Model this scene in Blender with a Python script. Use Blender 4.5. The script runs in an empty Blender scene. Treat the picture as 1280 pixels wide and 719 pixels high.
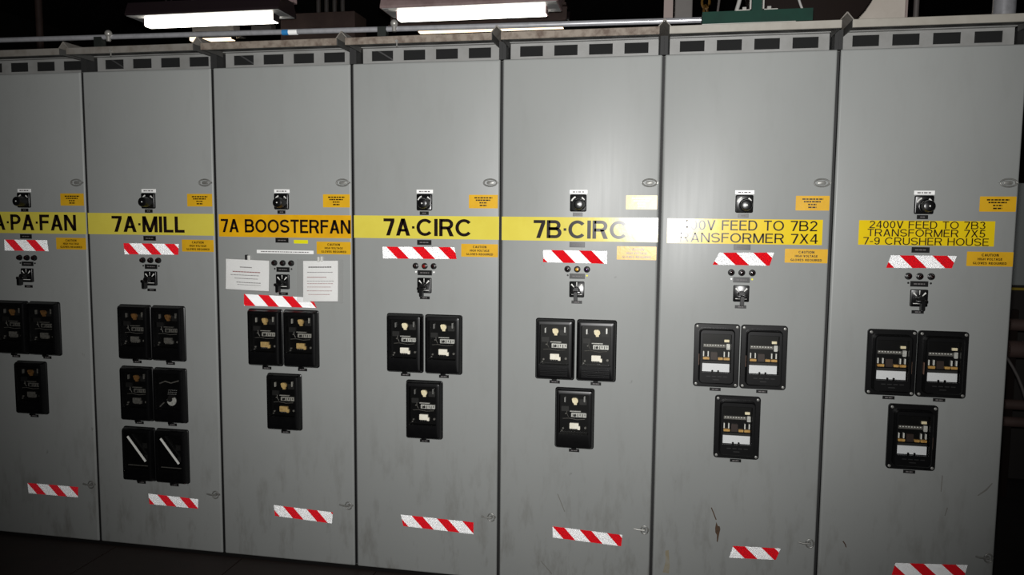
import bpy, bmesh, math, random
from mathutils import Matrix, Vector

# ------------------------------------------------------------------ camera, world, flash, exposure
scene = bpy.context.scene
COL = scene.collection
cam_d = bpy.data.cameras.new('camera')
cam = bpy.data.objects.new('camera', cam_d)
COL.objects.link(cam)
cam_d.sensor_fit = 'HORIZONTAL'
cam_d.sensor_width = 36.0
cam_d.lens = 36.0 * 970.5 / 1280.0
cam_d.clip_start = 0.05
RGT = Vector((0.9824289, 0.18643341, 0.00872061))
UPV = Vector((-0.0252488, 0.08646517, 0.99593487))
FWD = Vector((-0.1849215, 0.97865538, -0.0896531))
m = Matrix((RGT, UPV, -FWD)).transposed().to_4x4()
m.translation = Vector((2.6406, -3.2204, 1.6000))
cam.matrix_world = m
scene.camera = cam

world = bpy.data.worlds.new('world')
scene.world = world
world.use_nodes = True
world.node_tree.nodes['Background'].inputs[0].default_value = (0.9, 0.85, 0.8, 1)
world.node_tree.nodes['Background'].inputs[1].default_value = 0.012

# the camera's own flash, just above the lens
fl_d = bpy.data.lights.new('camera_flash', 'SPOT')
fl_d.energy = 520
fl_d.color = (1.0, 0.99, 0.975)
fl_d.spot_size = math.radians(104)
fl_d.spot_blend = 1.0
fl_d.shadow_soft_size = 0.035
fl = bpy.data.objects.new('camera_flash', fl_d)
COL.objects.link(fl)
fl.location = (2.64, -3.20, 1.69)
fl.rotation_euler = (Vector((2.00, 0.0, 2.10)) - Vector(fl.location)).to_track_quat('-Z', 'Y').to_euler()

scene.view_settings.view_transform = 'Standard'
scene.view_settings.look = 'None'
scene.view_settings.gamma = 1.0
scene.view_settings.use_curve_mapping = False
scene.view_settings.exposure = 0.0

random.seed(7)
W = 0.66                      # cabinet pitch
NCAB = 7

# ------------------------------------------------------------------ materials
def lin(c):
    return tuple(((v / 255.0) / 12.92 if v / 255.0 <= 0.04045 else ((v / 255.0 + 0.055) / 1.055) ** 2.4) for v in c)

MATS = {}
def mat(name, rgb, rough=0.5, metal=0.0, spec=0.5, emit=0.0, noise=0.0, nscale=8.0, rgb2=None, bump=0.0, bscale=200.0, rvar=0.0, lo=0.42, hi=0.68):
    """Procedural principled material. rgb in sRGB 0..255; optional noise mix towards rgb2."""
    mt = bpy.data.materials.new(name)
    mt.use_nodes = True
    nt = mt.node_tree
    b = nt.nodes['Principled BSDF']
    c = lin(rgb)
    b.inputs['Base Color'].default_value = (*c, 1)
    b.inputs['Roughness'].default_value = rough
    b.inputs['Metallic'].default_value = metal
    b.inputs['Specular IOR Level'].default_value = spec
    if emit:
        b.inputs['Emission Color'].default_value = (*c, 1)
        b.inputs['Emission Strength'].default_value = emit
    if noise or bump or rvar:
        tc = nt.nodes.new('ShaderNodeTexCoord')
        oi = nt.nodes.new('ShaderNodeObjectInfo')
        add = nt.nodes.new('ShaderNodeVectorMath'); add.operation = 'ADD'
        sc = nt.nodes.new('ShaderNodeVectorMath'); sc.operation = 'SCALE'; sc.inputs[3].default_value = 17.0
        cmb = nt.nodes.new('ShaderNodeCombineXYZ')
        nt.links.new(oi.outputs['Random'], cmb.inputs[0]); nt.links.new(oi.outputs['Random'], cmb.inputs[2])
        nt.links.new(cmb.outputs[0], sc.inputs[0])
        nt.links.new(tc.outputs['Object'], add.inputs[0]); nt.links.new(sc.outputs[0], add.inputs[1])
    if noise or rvar:
        n = nt.nodes.new('ShaderNodeTexNoise')
        n.inputs['Scale'].default_value = nscale
        n.inputs['Detail'].default_value = 6.0
        n.inputs['Roughness'].default_value = 0.62
        nt.links.new(add.outputs[0], n.inputs['Vector'])
    if noise:
        rp = nt.nodes.new('ShaderNodeMapRange')
        rp.inputs['From Min'].default_value = lo
        rp.inputs['From Max'].default_value = hi
        rp.inputs['To Max'].default_value = noise
        nt.links.new(n.outputs['Fac'], rp.inputs['Value'])
        mx = nt.nodes.new('ShaderNodeMix'); mx.data_type = 'RGBA'
        mx.inputs['A'].default_value = (*c, 1)
        mx.inputs['B'].default_value = (*lin(rgb2 or (60, 50, 40)), 1)
        nt.links.new(rp.outputs['Result'], mx.inputs['Factor'])
        nt.links.new(mx.outputs['Result'], b.inputs['Base Color'])
    if rvar:
        rr = nt.nodes.new('ShaderNodeMapRange')
        rr.inputs['To Min'].default_value = rough - rvar
        rr.inputs['To Max'].default_value = rough + rvar
        nt.links.new(n.outputs['Fac'], rr.inputs['Value'])
        nt.links.new(rr.outputs['Result'], b.inputs['Roughness'])
    if bump:
        bn = nt.nodes.new('ShaderNodeTexNoise'); bn.inputs['Scale'].default_value = bscale
        bn.inputs['Detail'].default_value = 3.0
        nt.links.new(add.outputs[0], bn.inputs['Vector'])
        bp = nt.nodes.new('ShaderNodeBump'); bp.inputs['Strength'].default_value = bump
        bp.inputs['Distance'].default_value = 0.001
        nt.links.new(bn.outputs['Fac'], bp.inputs['Height'])
        nt.links.new(bp.outputs['Normal'], b.inputs['Normal'])
    MATS[name] = mt
    return mt

def door_material():
    """Grey enamel: faint blotches, grime that gets denser near the floor and latch edge, thin vertical scuffs."""
    mt = mat('grey_enamel', (144, 146, 144), rough=0.40, spec=0.27)
    nt = mt.node_tree; N = nt.nodes; L = nt.links
    b = N['Principled BSDF']
    tc = N.new('ShaderNodeTexCoord'); oi = N.new('ShaderNodeObjectInfo')
    cmb = N.new('ShaderNodeCombineXYZ')
    mul = N.new('ShaderNodeMath'); mul.operation = 'MULTIPLY'; mul.inputs[1].default_value = 40.0
    L.new(oi.outputs['Random'], mul.inputs[0]); L.new(mul.outputs[0], cmb.inputs[1])
    add = N.new('ShaderNodeVectorMath'); add.operation = 'ADD'
    L.new(tc.outputs['Object'], add.inputs[0]); L.new(cmb.outputs[0], add.inputs[1])
    n1 = N.new('ShaderNodeTexNoise'); n1.inputs['Scale'].default_value = 2.2; n1.inputs['Detail'].default_value = 5
    L.new(add.outputs[0], n1.inputs['Vector'])
    # blotch
    r1 = N.new('ShaderNodeMapRange'); r1.inputs['From Min'].default_value = 0.35; r1.inputs['From Max'].default_value = 0.7
    r1.inputs['To Max'].default_value = 0.22
    L.new(n1.outputs['Fac'], r1.inputs['Value'])
    m1 = N.new('ShaderNodeMix'); m1.data_type = 'RGBA'
    m1.inputs['A'].default_value = (*lin((145, 147, 145)), 1); m1.inputs['B'].default_value = (*lin((129, 132, 131)), 1)
    L.new(r1.outputs['Result'], m1.inputs['Factor'])
    # grime streaks, stretched vertically, masked towards the bottom of the door where boots and mops reach
    mp = N.new('ShaderNodeMapping'); mp.inputs['Scale'].default_value = (16, 16, 4.5)
    L.new(add.outputs[0], mp.inputs['Vector'])
    n2 = N.new('ShaderNodeTexNoise'); n2.inputs['Scale'].default_value = 1.0; n2.inputs['Detail'].default_value = 7; n2.inputs['Roughness'].default_value = 0.65
    L.new(mp.outputs[0], n2.inputs['Vector'])
    r2 = N.new('ShaderNodeMapRange'); r2.inputs['From Min'].default_value = 0.52; r2.inputs['From Max'].default_value = 0.74
    L.new(n2.outputs['Fac'], r2.inputs['Value'])
    sx = N.new('ShaderNodeSeparateXYZ'); L.new(tc.outputs['Object'], sx.inputs[0])
    r3 = N.new('ShaderNodeMapRange'); r3.inputs['From Min'].default_value = 0.75; r3.inputs['From Max'].default_value = 0.0
    r3.inputs['To Min'].default_value = 0.06; r3.inputs['To Max'].default_value = 0.55
    L.new(sx.outputs[2], r3.inputs['Value'])
    mm = N.new('ShaderNodeMath'); mm.operation = 'MULTIPLY'
    L.new(r2.outputs['Result'], mm.inputs[0]); L.new(r3.outputs['Result'], mm.inputs[1])
    m2 = N.new('ShaderNodeMix'); m2.data_type = 'RGBA'; m2.inputs['B'].default_value = (*lin((88, 83, 73)), 1)
    L.new(mm.outputs[0], m2.inputs['Factor']); L.new(m1.outputs['Result'], m2.inputs['A'])
    # a few small dark nicks
    n3 = N.new('ShaderNodeTexNoise'); n3.inputs['Scale'].default_value = 13; n3.inputs['Detail'].default_value = 3
    mp3 = N.new('ShaderNodeMapping'); mp3.inputs['Scale'].default_value = (1.6, 1.6, 0.9); mp3.inputs['Rotation'].default_value = (0, 0.5, 0)
    L.new(add.outputs[0], mp3.inputs['Vector']); L.new(mp3.outputs[0], n3.inputs['Vector'])
    r4 = N.new('ShaderNodeMapRange'); r4.inputs['From Min'].default_value = 0.755; r4.inputs['From Max'].default_value = 0.80; r4.inputs['To Max'].default_value = 0.4
    L.new(n3.outputs['Fac'], r4.inputs['Value'])
    m3 = N.new('ShaderNodeMix'); m3.data_type = 'RGBA'; m3.inputs['B'].default_value = (*lin((76, 73, 68)), 1)
    L.new(r4.outputs['Result'], m3.inputs['Factor']); L.new(m2.outputs['Result'], m3.inputs['A'])
    L.new(m3.outputs['Result'], b.inputs['Base Color'])
    # brushed-on paint: roughness varies in vertical streaks
    mp4 = N.new('ShaderNodeMapping'); mp4.inputs['Scale'].default_value = (55, 55, 3)
    L.new(add.outputs[0], mp4.inputs['Vector'])
    n4 = N.new('ShaderNodeTexNoise'); n4.inputs['Scale'].default_value = 1.0; n4.inputs['Detail'].default_value = 4
    L.new(mp4.outputs[0], n4.inputs['Vector'])
    r5 = N.new('ShaderNodeMapRange'); r5.inputs['To Min'].default_value = 0.35; r5.inputs['To Max'].default_value = 0.42
    L.new(n4.outputs['Fac'], r5.inputs['Value']); L.new(r5.outputs['Result'], b.inputs['Roughness'])
    return mt

def glass_material():
    mt = bpy.data.materials.new('relay_glass'); mt.use_nodes = True
    nt = mt.node_tree; nt.nodes.clear()
    out = nt.nodes.new('ShaderNodeOutputMaterial')
    tr = nt.nodes.new('ShaderNodeBsdfTransparent'); tr.inputs[0].default_value = (0.975, 0.975, 0.965, 1)
    gl = nt.nodes.new('ShaderNodeBsdfGlossy'); gl.inputs['Roughness'].default_value = 0.06
    fr = nt.nodes.new('ShaderNodeFresnel'); fr.inputs[0].default_value = 1.45
    mx = nt.nodes.new('ShaderNodeMixShader')
    ge = nt.nodes.new('ShaderNodeNewGeometry')          # the pane's inner skin adds no second reflection
    fo = nt.nodes.new('ShaderNodeMath'); fo.operation = 'SUBTRACT'; fo.inputs[0].default_value = 1.0
    fm = nt.nodes.new('ShaderNodeMath'); fm.operation = 'MULTIPLY'
    nt.links.new(ge.outputs['Backfacing'], fo.inputs[1]); nt.links.new(fr.outputs[0], fm.inputs[0]); nt.links.new(fo.outputs[0], fm.inputs[1])
    nt.links.new(fm.outputs[0], mx.inputs[0]); nt.links.new(tr.outputs[0], mx.inputs[1]); nt.links.new(gl.outputs[0], mx.inputs[2])
    nt.links.new(mx.outputs[0], out.inputs[0])
    MATS['glass'] = mt

def film_material():
    mt = bpy.data.materials.new('plastic_film'); mt.use_nodes = True
    nt = mt.node_tree; nt.nodes.clear()
    out = nt.nodes.new('ShaderNodeOutputMaterial')
    tr = nt.nodes.new('ShaderNodeBsdfTransparent'); tr.inputs[0].default_value = (0.985, 0.985, 0.985, 1)
    pr = nt.nodes.new('ShaderNodeBsdfPrincipled'); pr.inputs['Base Color'].default_value = (0.55, 0.55, 0.53, 1)
    pr.inputs['Roughness'].default_value = 0.22
    mx = nt.nodes.new('ShaderNodeMixShader'); mx.inputs[0].default_value = 0.08
    nt.links.new(tr.outputs[0], mx.inputs[1]); nt.links.new(pr.outputs[0], mx.inputs[2])
    nt.links.new(mx.outputs[0], out.inputs[0])
    MATS['film'] = mt

def retro_material(name, rgb, refl):
    """Prismatic reflective tape: metallised corner prisms under a coloured film."""
    mt = bpy.data.materials.new(name); mt.use_nodes = True
    nt = mt.node_tree; nt.nodes.clear()
    out = nt.nodes.new('ShaderNodeOutputMaterial')
    df = nt.nodes.new('ShaderNodeBsdfDiffuse'); df.inputs[0].default_value = (*lin(rgb), 1)
    gl = nt.nodes.new('ShaderNodeBsdfGlossy'); gl.inputs[0].default_value = (*refl, 1); gl.inputs['Roughness'].default_value = 0.66
    mx = nt.nodes.new('ShaderNodeMixShader'); mx.inputs[0].default_value = 0.93
    nt.links.new(df.outputs[0], mx.inputs[1]); nt.links.new(gl.outputs[0], mx.inputs[2])
    nt.links.new(mx.outputs[0], out.inputs[0])
    MATS[name] = mt

door_material(); glass_material(); film_material()
retro_material('tape_white', (240, 242, 244), (0.97, 0.97, 0.97))
retro_material('tape_red', (214, 14, 30), (0.86, 0.05, 0.08))
mat('grey_frame', (102, 103, 100), 0.5, noise=0.35, nscale=6, rgb2=(78, 77, 73))
mat('grey_vent', (136, 136, 134), 0.45, noise=0.4, nscale=10, rgb2=(105, 104, 99))
mat('gap_shade', (32, 32, 32), 0.7)  # near-black standing in for the shade inside seams and gaps
mat('cavity_shade', (8, 9, 9), 0.9)  # black standing in for the unlit cavity behind the vent slots
mat('brace_metal', (57, 57, 57), 0.6)
mat('canopy_grey', (71, 71, 69), 0.6, noise=0.5, nscale=9, rgb2=(49, 44, 39))
mat('lip_clean', (151, 147, 138), 0.5, noise=0.35, nscale=14, rgb2=(122, 115, 104))
mat('lip_dull', (122, 118, 112), 0.6, noise=0.6, nscale=18, rgb2=(91, 83, 73))
mat('lip_rust', (130, 120, 109), 0.7, noise=0.85, nscale=26, rgb2=(75, 58, 47))
mat('band_yellow', (214, 200, 80), 0.21, spec=0.37, noise=0.3, nscale=9, rgb2=(198, 180, 62), bump=0.15, bscale=40)
mat('band_aged', (226, 172, 18), 0.38, spec=0.4, noise=0.5, nscale=9, rgb2=(192, 136, 14), bump=0.2, bscale=40)
mat('sign_yellow', (226, 196, 22), 0.21, spec=0.40, noise=0.3, nscale=12, rgb2=(214, 180, 20), bump=0.12, bscale=40)
mat('warn_yellow', (216, 168, 34), 0.31, spec=0.36, noise=0.4, nscale=16, rgb2=(196, 144, 24), bump=0.25, bscale=60)
mat('tag_yellow', (226, 220, 20), 0.4)
mat('ink', (28, 19, 18), 0.22, spec=0.32)
mat('ink_brown', (45, 31, 8), 0.3)
mat('ink_red', (144, 57, 53), 0.6)
mat('ink_grey', (104, 100, 100), 0.6)
mat('relay_black', (7, 7, 8), 0.33, spec=0.35, noise=0.4, nscale=30, rgb2=(15, 15, 15))
mat('relay_inner', (10, 9, 9), 0.6)
mat('bakelite', (11, 11, 12), 0.28, spec=0.55)
mat('nameplate_black', (23, 23, 23), 0.30, spec=0.5)
mat('white_plate', (246, 246, 244), 0.3)
mat('white_mark', (215, 215, 210), 0.5)
mat('cream', (238, 228, 196), 0.5, noise=0.5, nscale=60, rgb2=(206, 180, 120))
mat('ivory', (242, 238, 226), 0.5, noise=0.3, nscale=60, rgb2=(214, 200, 170))
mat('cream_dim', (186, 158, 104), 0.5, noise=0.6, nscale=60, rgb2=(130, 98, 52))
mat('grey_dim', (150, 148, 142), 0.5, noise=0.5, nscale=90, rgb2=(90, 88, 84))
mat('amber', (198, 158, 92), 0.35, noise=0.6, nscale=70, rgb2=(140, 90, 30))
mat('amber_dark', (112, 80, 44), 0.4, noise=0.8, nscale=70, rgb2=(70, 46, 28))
mat('silver', (200, 200, 198), 0.3, metal=0.85)
mat('aluminium_plate', (196, 196, 192), 0.45, metal=0.2, noise=0.5, nscale=120, rgb2=(110, 108, 104))
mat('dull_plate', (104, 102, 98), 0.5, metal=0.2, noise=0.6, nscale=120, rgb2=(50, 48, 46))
mat('relay_card', (220, 222, 226), 0.4)
mat('brown_label', (128, 98, 82), 0.5)
mat('copper', (42, 28, 23), 0.5)
mat('steel_latch', (138, 138, 134), 0.42, metal=0.35, noise=0.5, nscale=60, rgb2=(87, 84, 79))
mat('lens_dark', (26, 12, 12), 0.12, spec=0.7)
mat('lens_red', (120, 22, 18), 0.12, spec=0.7)
mat('lens_amber', (190, 140, 40), 0.12, spec=0.7)
mat('lens_violet', (48, 20, 60), 0.12, spec=0.7)
mat('paper', (246, 246, 244), 0.7, noise=0.15, nscale=20, rgb2=(228, 224, 218))
mat('magnet', (24, 24, 24), 0.4)
mat('clear_clip', (205, 205, 200), 0.3)
mat('conduit_metal', (186, 186, 190), 0.25, metal=0.45, spec=0.8, noise=0.4, nscale=40, rgb2=(140, 140, 142))
mat('clamp_dark', (36, 40, 37), 0.5, metal=0.3)
mat('bolt_grey', (154, 152, 147), 0.35, metal=0.4)
mat('green_paint', (10, 46, 36), 0.7, spec=0.2, noise=0.4, nscale=14, rgb2=(8, 32, 27))
mat('galvanised', (162, 160, 154), 0.4, metal=0.5)
mat('blue_tape', (40, 120, 180), 0.5)
mat('fixture_dark', (58, 46, 50), 0.5)
mat('fixture_pink', (205, 178, 176), 0.6, noise=0.5, nscale=9, rgb2=(150, 118, 112))
mat('diffuser', (255, 250, 240), 0.4, emit=5.0)
mat('diffuser_warm', (255, 226, 190), 0.4, emit=2.4)
mat('rod', (49, 45, 44), 0.6)
mat('floor_brown', (39, 28, 24), 0.55, noise=0.5, nscale=5, rgb2=(24, 19, 17), bump=0.2, bscale=80)
mat('floor_joint', (18, 14, 13), 0.8)
mat('dark_wall', (30, 26, 24), 0.9, noise=0.5, nscale=1.2, rgb2=(18, 15, 14))
mat('dark_ceiling', (26, 22, 22), 0.9)
mat('brown_steel', (75, 58, 53), 0.7, noise=0.6, nscale=4, rgb2=(47, 32, 29))
mat('grey_steel', (91, 87, 84), 0.6, noise=0.4, nscale=5, rgb2=(65, 60, 57))
mat('pink_grey', (136, 122, 117), 0.6)
mat('duct_white', (182, 174, 164), 0.6, noise=0.4, nscale=6, rgb2=(152, 142, 130))
mat('drum_brown', (22, 14, 11), 0.8, spec=0.15)
mat('chain_yellow', (89, 63, 16), 0.5, metal=0.3, noise=0.7, nscale=40, rgb2=(57, 37, 16))
mat('cable_white', (159, 157, 154), 0.5)
mat('cable_grey', (75, 70, 68), 0.6)
mat('stripe_yellow', (138, 118, 24), 0.5)
mat('panel_grey', (122, 126, 125), 0.5)
mat('chip_rust', (78, 57, 39), 0.8, noise=0.7, nscale=120, rgb2=(47, 40, 32))
mat('stain_tan', (134, 125, 104), 0.7, noise=0.8, nscale=40, rgb2=(143, 143, 136))
mat('scuff', (112, 111, 106), 0.6)

# ------------------------------------------------------------------ mesh building
def rrect(x0, x1, z0, z1, r=0.0, n=3):
    """Rounded rectangle in the xz plane, counter-clockwise seen from the front (-y)."""
    if r <= 0:
        return [(x1, z0), (x1, z1), (x0, z1), (x0, z0)]
    pts = []
    for cx, cz, a in ((x1 - r, z0 + r, -90), (x1 - r, z1 - r, 0), (x0 + r, z1 - r, 90), (x0 + r, z0 + r, 180)):
        for i in range(n + 1):
            t = math.radians(a + 90.0 * i / n)
            pts.append((cx + r * math.cos(t), cz + r * math.sin(t)))
    return pts

class MB:
    def __init__(self):
        self.v = []; self.f = []; self.mi = []
    def _add(self, vs, fs, mi=0):
        o = len(self.v); self.v += [tuple(p) for p in vs]
        self.f += [tuple(i + o for i in f) for f in fs]; self.mi += [mi] * len(fs)
        return self
    def box(self, x0, x1, y0, y1, z0, z1, mi=0):
        vs = [(x, y, z) for x in (x0, x1) for y in (y0, y1) for z in (z0, z1)]
        return self._add(vs, [(0, 1, 3, 2), (4, 6, 7, 5), (0, 4, 5, 1), (2, 3, 7, 6), (0, 2, 6, 4), (1, 5, 7, 3)], mi)
    def loft(self, rings, cap0=True, cap1=True, mi=0):
        """rings: list of (list of (x, z), y); first ring is at the wall, last at the front."""
        n = len(rings[0][0]); vs = []; fs = []
        for pts, y in rings:
            vs += [(x, y, z) for x, z in pts]
        for k in range(len(rings) - 1):
            for i in range(n):
                j = (i + 1) % n
                fs.append((k * n + i, k * n + j, (k + 1) * n + j, (k + 1) * n + i))
        if cap0: fs.append(tuple(reversed(range(n))))
        if cap1: fs.append(tuple(range((len(rings) - 1) * n, len(rings) * n)))
        return self._add(vs, fs, mi)
    def slab(self, x0, x1, z0, z1, y0, y1, r=0.0, bev=0.0, n=3, mi=0):
        """plate on the wall from y0 (wall) to y1 (front), rounded corners and bevelled front edge"""
        rings = [(rrect(x0, x1, z0, z1, r, n), y0)]
        if bev:
            rings.append((rrect(x0, x1, z0, z1, r, n), y1 + bev))
            rr = max(r - bev, 0.0008) if r else 0
            rings.append((rrect(x0 + bev * .35, x1 - bev * .35, z0 + bev * .35, z1 - bev * .35, max(r - bev * .35, 0.0008) if r else 0, n), y1 + bev * .35))
            rings.append((rrect(x0 + bev, x1 - bev, z0 + bev, z1 - bev, rr, n), y1))
        else:
            rings.append((rrect(x0, x1, z0, z1, r, n), y1))
        return self.loft(rings, mi=mi)
    def cyl(self, cx, cz, y0, y1, r0, r1=None, n=20, mi=0, bev=0.0):
        r1 = r0 if r1 is None else r1
        def ring(r, y): return ([(cx + r * math.cos(2 * math.pi * i / n), cz + r * math.sin(2 * math.pi * i / n)) for i in range(n)], y)
        rings = [ring(r0, y0)]
        if bev: rings += [ring(r1, y1 + bev), ring(r1 - bev * .3, y1 + bev * .3), ring(r1 - bev, y1)]
        else: rings.append(ring(r1, y1))
        return self.loft(rings, mi=mi)
    def tube(self, path, r, n=10, mi=0, closed=False):
        P = [Vector(p) for p in path]; m_ = len(P); vs = []; fs = []
        for k, p in enumerate(P):
            if closed: d = P[(k + 1) % m_] - P[k - 1]
            else: d = P[min(k + 1, m_ - 1)] - P[max(k - 1, 0)]
            d.normalize()
            a = Vector((0, 0, 1)) if abs(d.z) < 0.9 else Vector((1, 0, 0))
            u = d.cross(a).normalized(); w = d.cross(u)
            for i in range(n):
                t = 2 * math.pi * i / n
                vs.append(p + r * (math.cos(t) * u + math.sin(t) * w))
        for k in range(m_ if closed else m_ - 1):
            for i in range(n):
                j = (i + 1) % n; q = (k + 1) % m_
                fs.append((k * n + i, k * n + j, q * n + j, q * n + i))
        if not closed:
            fs.append(tuple(reversed(range(n)))); fs.append(tuple(range((m_ - 1) * n, m_ * n)))
        return self._add(vs, fs, mi)
    def prism(self, pts, y0, y1, mi=0):
        return self.loft([(pts, y0), (pts, y1)], mi=mi)
    def xprism(self, yz, x0, x1, mi=0):
        """profile in yz extruded along x"""
        n = len(yz); vs = [(x0, y, z) for y, z in yz] + [(x1, y, z) for y, z in yz]
        fs = [(i, (i + 1) % n, n + (i + 1) % n, n + i) for i in range(n)]
        fs += [tuple(reversed(range(n))), tuple(range(n, 2 * n))]
        return self._add(vs, fs, mi)
    def yprism(self, xz, y0, y1, mi=0):
        return self.prism(xz, y0, y1, mi)
    def mesh(self, name, mats, smooth=None, fixn=True):
        me = bpy.data.meshes.new(name)
        me.from_pydata(self.v, [], self.f)
        if isinstance(mats, str): mats = [mats]
        for k in mats: me.materials.append(MATS[k])
        me.polygons.foreach_set('material_index', self.mi)
        if fixn:
            bm = bmesh.new(); bm.from_mesh(me)
            bmesh.ops.recalc_face_normals(bm, faces=bm.faces); bm.to_mesh(me); bm.free()
        if smooth:
            me.polygons.foreach_set('use_smooth', [True] * len(me.polygons))
            me.set_sharp_from_angle(angle=math.radians(smooth))
        me.update()
        return me
    def build(self, name, mats, parent=None, loc=None, smooth=None, fixn=True):
        return put(name, self.mesh(name, mats, smooth, fixn), parent, loc)

def put(name, me, parent=None, loc=None):
    o = bpy.data.objects.new(name, me); COL.objects.link(o)
    if parent: o.parent = parent
    if loc: o.location = loc
    if name in ('printed_lines', 'lettering', 'dial_marks', 'scale_marks', 'terminal_screws', 'tap_screws', 'contact_bars', 'thumb_screws', 'embossed_name', 'cover_ribs'): o['kind'] = 'stuff'
    return o
def tag(o, label, cat=None, group=None, kind=None):
    o['label'] = label
    if cat: o['category'] = cat
    if group: o['group'] = group
    if kind: o['kind'] = kind
    return o
def thing(name, label, cat, loc=(0, 0, 0), group=None):
    o = bpy.data.objects.new(name, None); COL.objects.link(o); o.location = loc
    o.empty_display_size = 0.1
    return tag(o, label, cat, group)
def struct(o): o['kind'] = 'structure'; return o

# ------------------------------------------------------------------ lettering
TXT = {}
def glyph(ch, t):
    """grotesque capital as polygons in a box of height 1; returns (width, polygons)"""
    h = t / 2; k = 1.12 * t; P = []
    def rc(x0, z0, x1, z1): P.append([(x0, z0), (x1, z0), (x1, z1), (x0, z1)])
    def ribbon(pts):
        n = len(pts); L = []
        for i in range(n):
            a = Vector(pts[max(i - 1, 0)]); c = Vector(pts[min(i + 1, n - 1)]); p = Vector(pts[i])
            d = (c - a).normalized(); q = Vector((-d.y, d.x)) * h
            L.append((tuple(p + q), tuple(p - q)))
        for i in range(n - 1): P.append([L[i][1], L[i + 1][1], L[i + 1][0], L[i][0]])
    def ell(cx, cz, rx, rz, a0, a1, n=16):
        return [(cx + rx * math.cos(math.radians(a0 + (a1 - a0) * i / n)), cz + rz * math.sin(math.radians(a0 + (a1 - a0) * i / n))) for i in range(n + 1)]
    def bowl(w, zt, zb):
        r = (zt - zb) / 2; xc = w - h - r * 0.95
        ribbon([(h, zt)] + ell(xc, (zt + zb) / 2, r * 0.95, r, 90, -90, 12) + [(h, zb)])
    if ch == ' ': return 0.30, P
    if ch == MDOT: rc(0.02, 0.42, 0.15, 0.56); return 0.17, P
    if ch == '-': rc(0, 0.34, 0.32, 0.34 + t); return 0.32, P
    if ch == 'A':
        w = 0.72; P.append([(0, 0), (k, 0), (w / 2 + k * .5, 1), (w / 2 - k * .5, 1)]); P.append([(w - k, 0), (w, 0), (w / 2 + k * .5, 1), (w / 2 - k * .5, 1)])
        rc(0.17, 0.24, w - 0.17, 0.24 + t * .9); return w, P
    if ch == 'V':
        w = 0.68; P.append([(w / 2 - k * .5, 0), (w / 2 + k * .5, 0), (k, 1), (0, 1)]); P.append([(w / 2 - k * .5, 0), (w / 2 + k * .5, 0), (w, 1), (w - k, 1)]); return w, P
    if ch == 'X':
        w = 0.68; P.append([(0, 0), (k, 0), (w - .02, 1), (w - .02 - k, 1)]); P.append([(w - k, 0), (w, 0), (.02 + k, 1), (.02, 1)]); return w, P
    if ch == 'M':
        w = 0.82; rc(0, 0, t, 1); rc(w - t, 0, w, 1); P.append([(w / 2 - k * .45, 0), (w / 2 + k * .45, 0), (k, 1), (0, 1)]); P.append([(w / 2 - k * .45, 0), (w / 2 + k * .45, 0), (w, 1), (w - k, 1)]); return w, P
    if ch == 'N':
        w = 0.70; rc(0, 0, t, 1); rc(w - t, 0, w, 1); P.append([(w - k, 0), (w, 0), (k, 1), (0, 1)]); return w, P
    if ch == 'I': rc(0, 0, t, 1); return t, P
    if ch == 'L': rc(0, 0, t, 1); rc(t, 0, 0.52, t); return 0.52, P
    if ch == 'T': rc(0, 1 - t, 0.62, 1); rc(0.31 - h, 0, 0.31 + h, 1 - t); return 0.62, P
    if ch == 'H': rc(0, 0, t, 1); rc(0.70 - t, 0, 0.70, 1); rc(t, 0.53 - h, 0.70 - t, 0.53 + h); return 0.70, P
    if ch in 'EF':
        rc(0, 0, t, 1); rc(t, 1 - t, 0.58, 1); rc(t, 0.53 - h, 0.54, 0.53 + h)
        if ch == 'E': rc(t, 0, 0.60, t)
        return (0.60 if ch == 'E' else 0.58), P
    if ch == 'P': rc(0, 0, t, 1); bowl(0.62, 1 - h, 0.46); return 0.62, P
    if ch == 'R': rc(0, 0, t, 1); bowl(0.70, 1 - h, 0.48); P.append([(0.71 - k, 0), (0.73, 0), (0.44 + k * .5, 0.50), (0.44 - k * .5, 0.50)]); return 0.73, P
    if ch == 'B': rc(0, 0, t, 1); bowl(0.66, 1 - h, 0.53); bowl(0.71, 0.53, h); return 0.71, P
    if ch == 'D':
        rc(0, 0, t, 1); w = 0.70; ribbon([(h, 1 - h)] + ell(0.34, 0.5, w - h - 0.34, 0.5 - h, 90, -90, 16) + [(h, h)]); return w, P
    if ch == 'U': w = 0.68; ribbon([(h, 1)] + ell(w / 2, 0.30, w / 2 - h, 0.30 - h, 180, 360, 14) + [(w - h, 1)]); return w, P
    if ch == 'C': w = 0.82; ribbon(ell(0.43, 0.5, 0.43 - h, 0.5 - h, 40, 320, 26)); return w, P
    if ch in 'OQ':
        w = 0.84; ribbon(ell(w / 2, 0.5, w / 2 - h, 0.5 - h, 0, 360, 30))
        if ch == 'Q': P.append([(0.52, 0.20), (0.72, -0.02), (0.78, 0.06), (0.58, 0.28)])
        return w, P
    if ch == 'G': ribbon(ell(0.39, 0.5, 0.39 - h, 0.5 - h, 42, 318, 26)); rc(0.74 - t, 0.05, 0.74, 0.48); rc(0.42, 0.48 - t, 0.74, 0.48); return 0.76, P
    if ch == '0': w = 0.56; ribbon(ell(w / 2, 0.5, w / 2 - h, 0.5 - h, 0, 360, 26)); return w, P
    if ch == 'S':
        w = 0.70; ry = (1 - t) / 4; rx = w / 2 - h
        ribbon(ell(w / 2, 1 - h - ry, rx, ry, 20, 270, 16)[:-1] + ell(w / 2, h + ry, rx, ry, 90, -160, 16)); return w, P
    if ch == '7': w = 0.56; rc(0, 1 - t, w, 1); P.append([(0.13, 0), (0.13 + k, 0), (w, 1 - t), (w - k, 1 - t)]); return w, P
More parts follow.
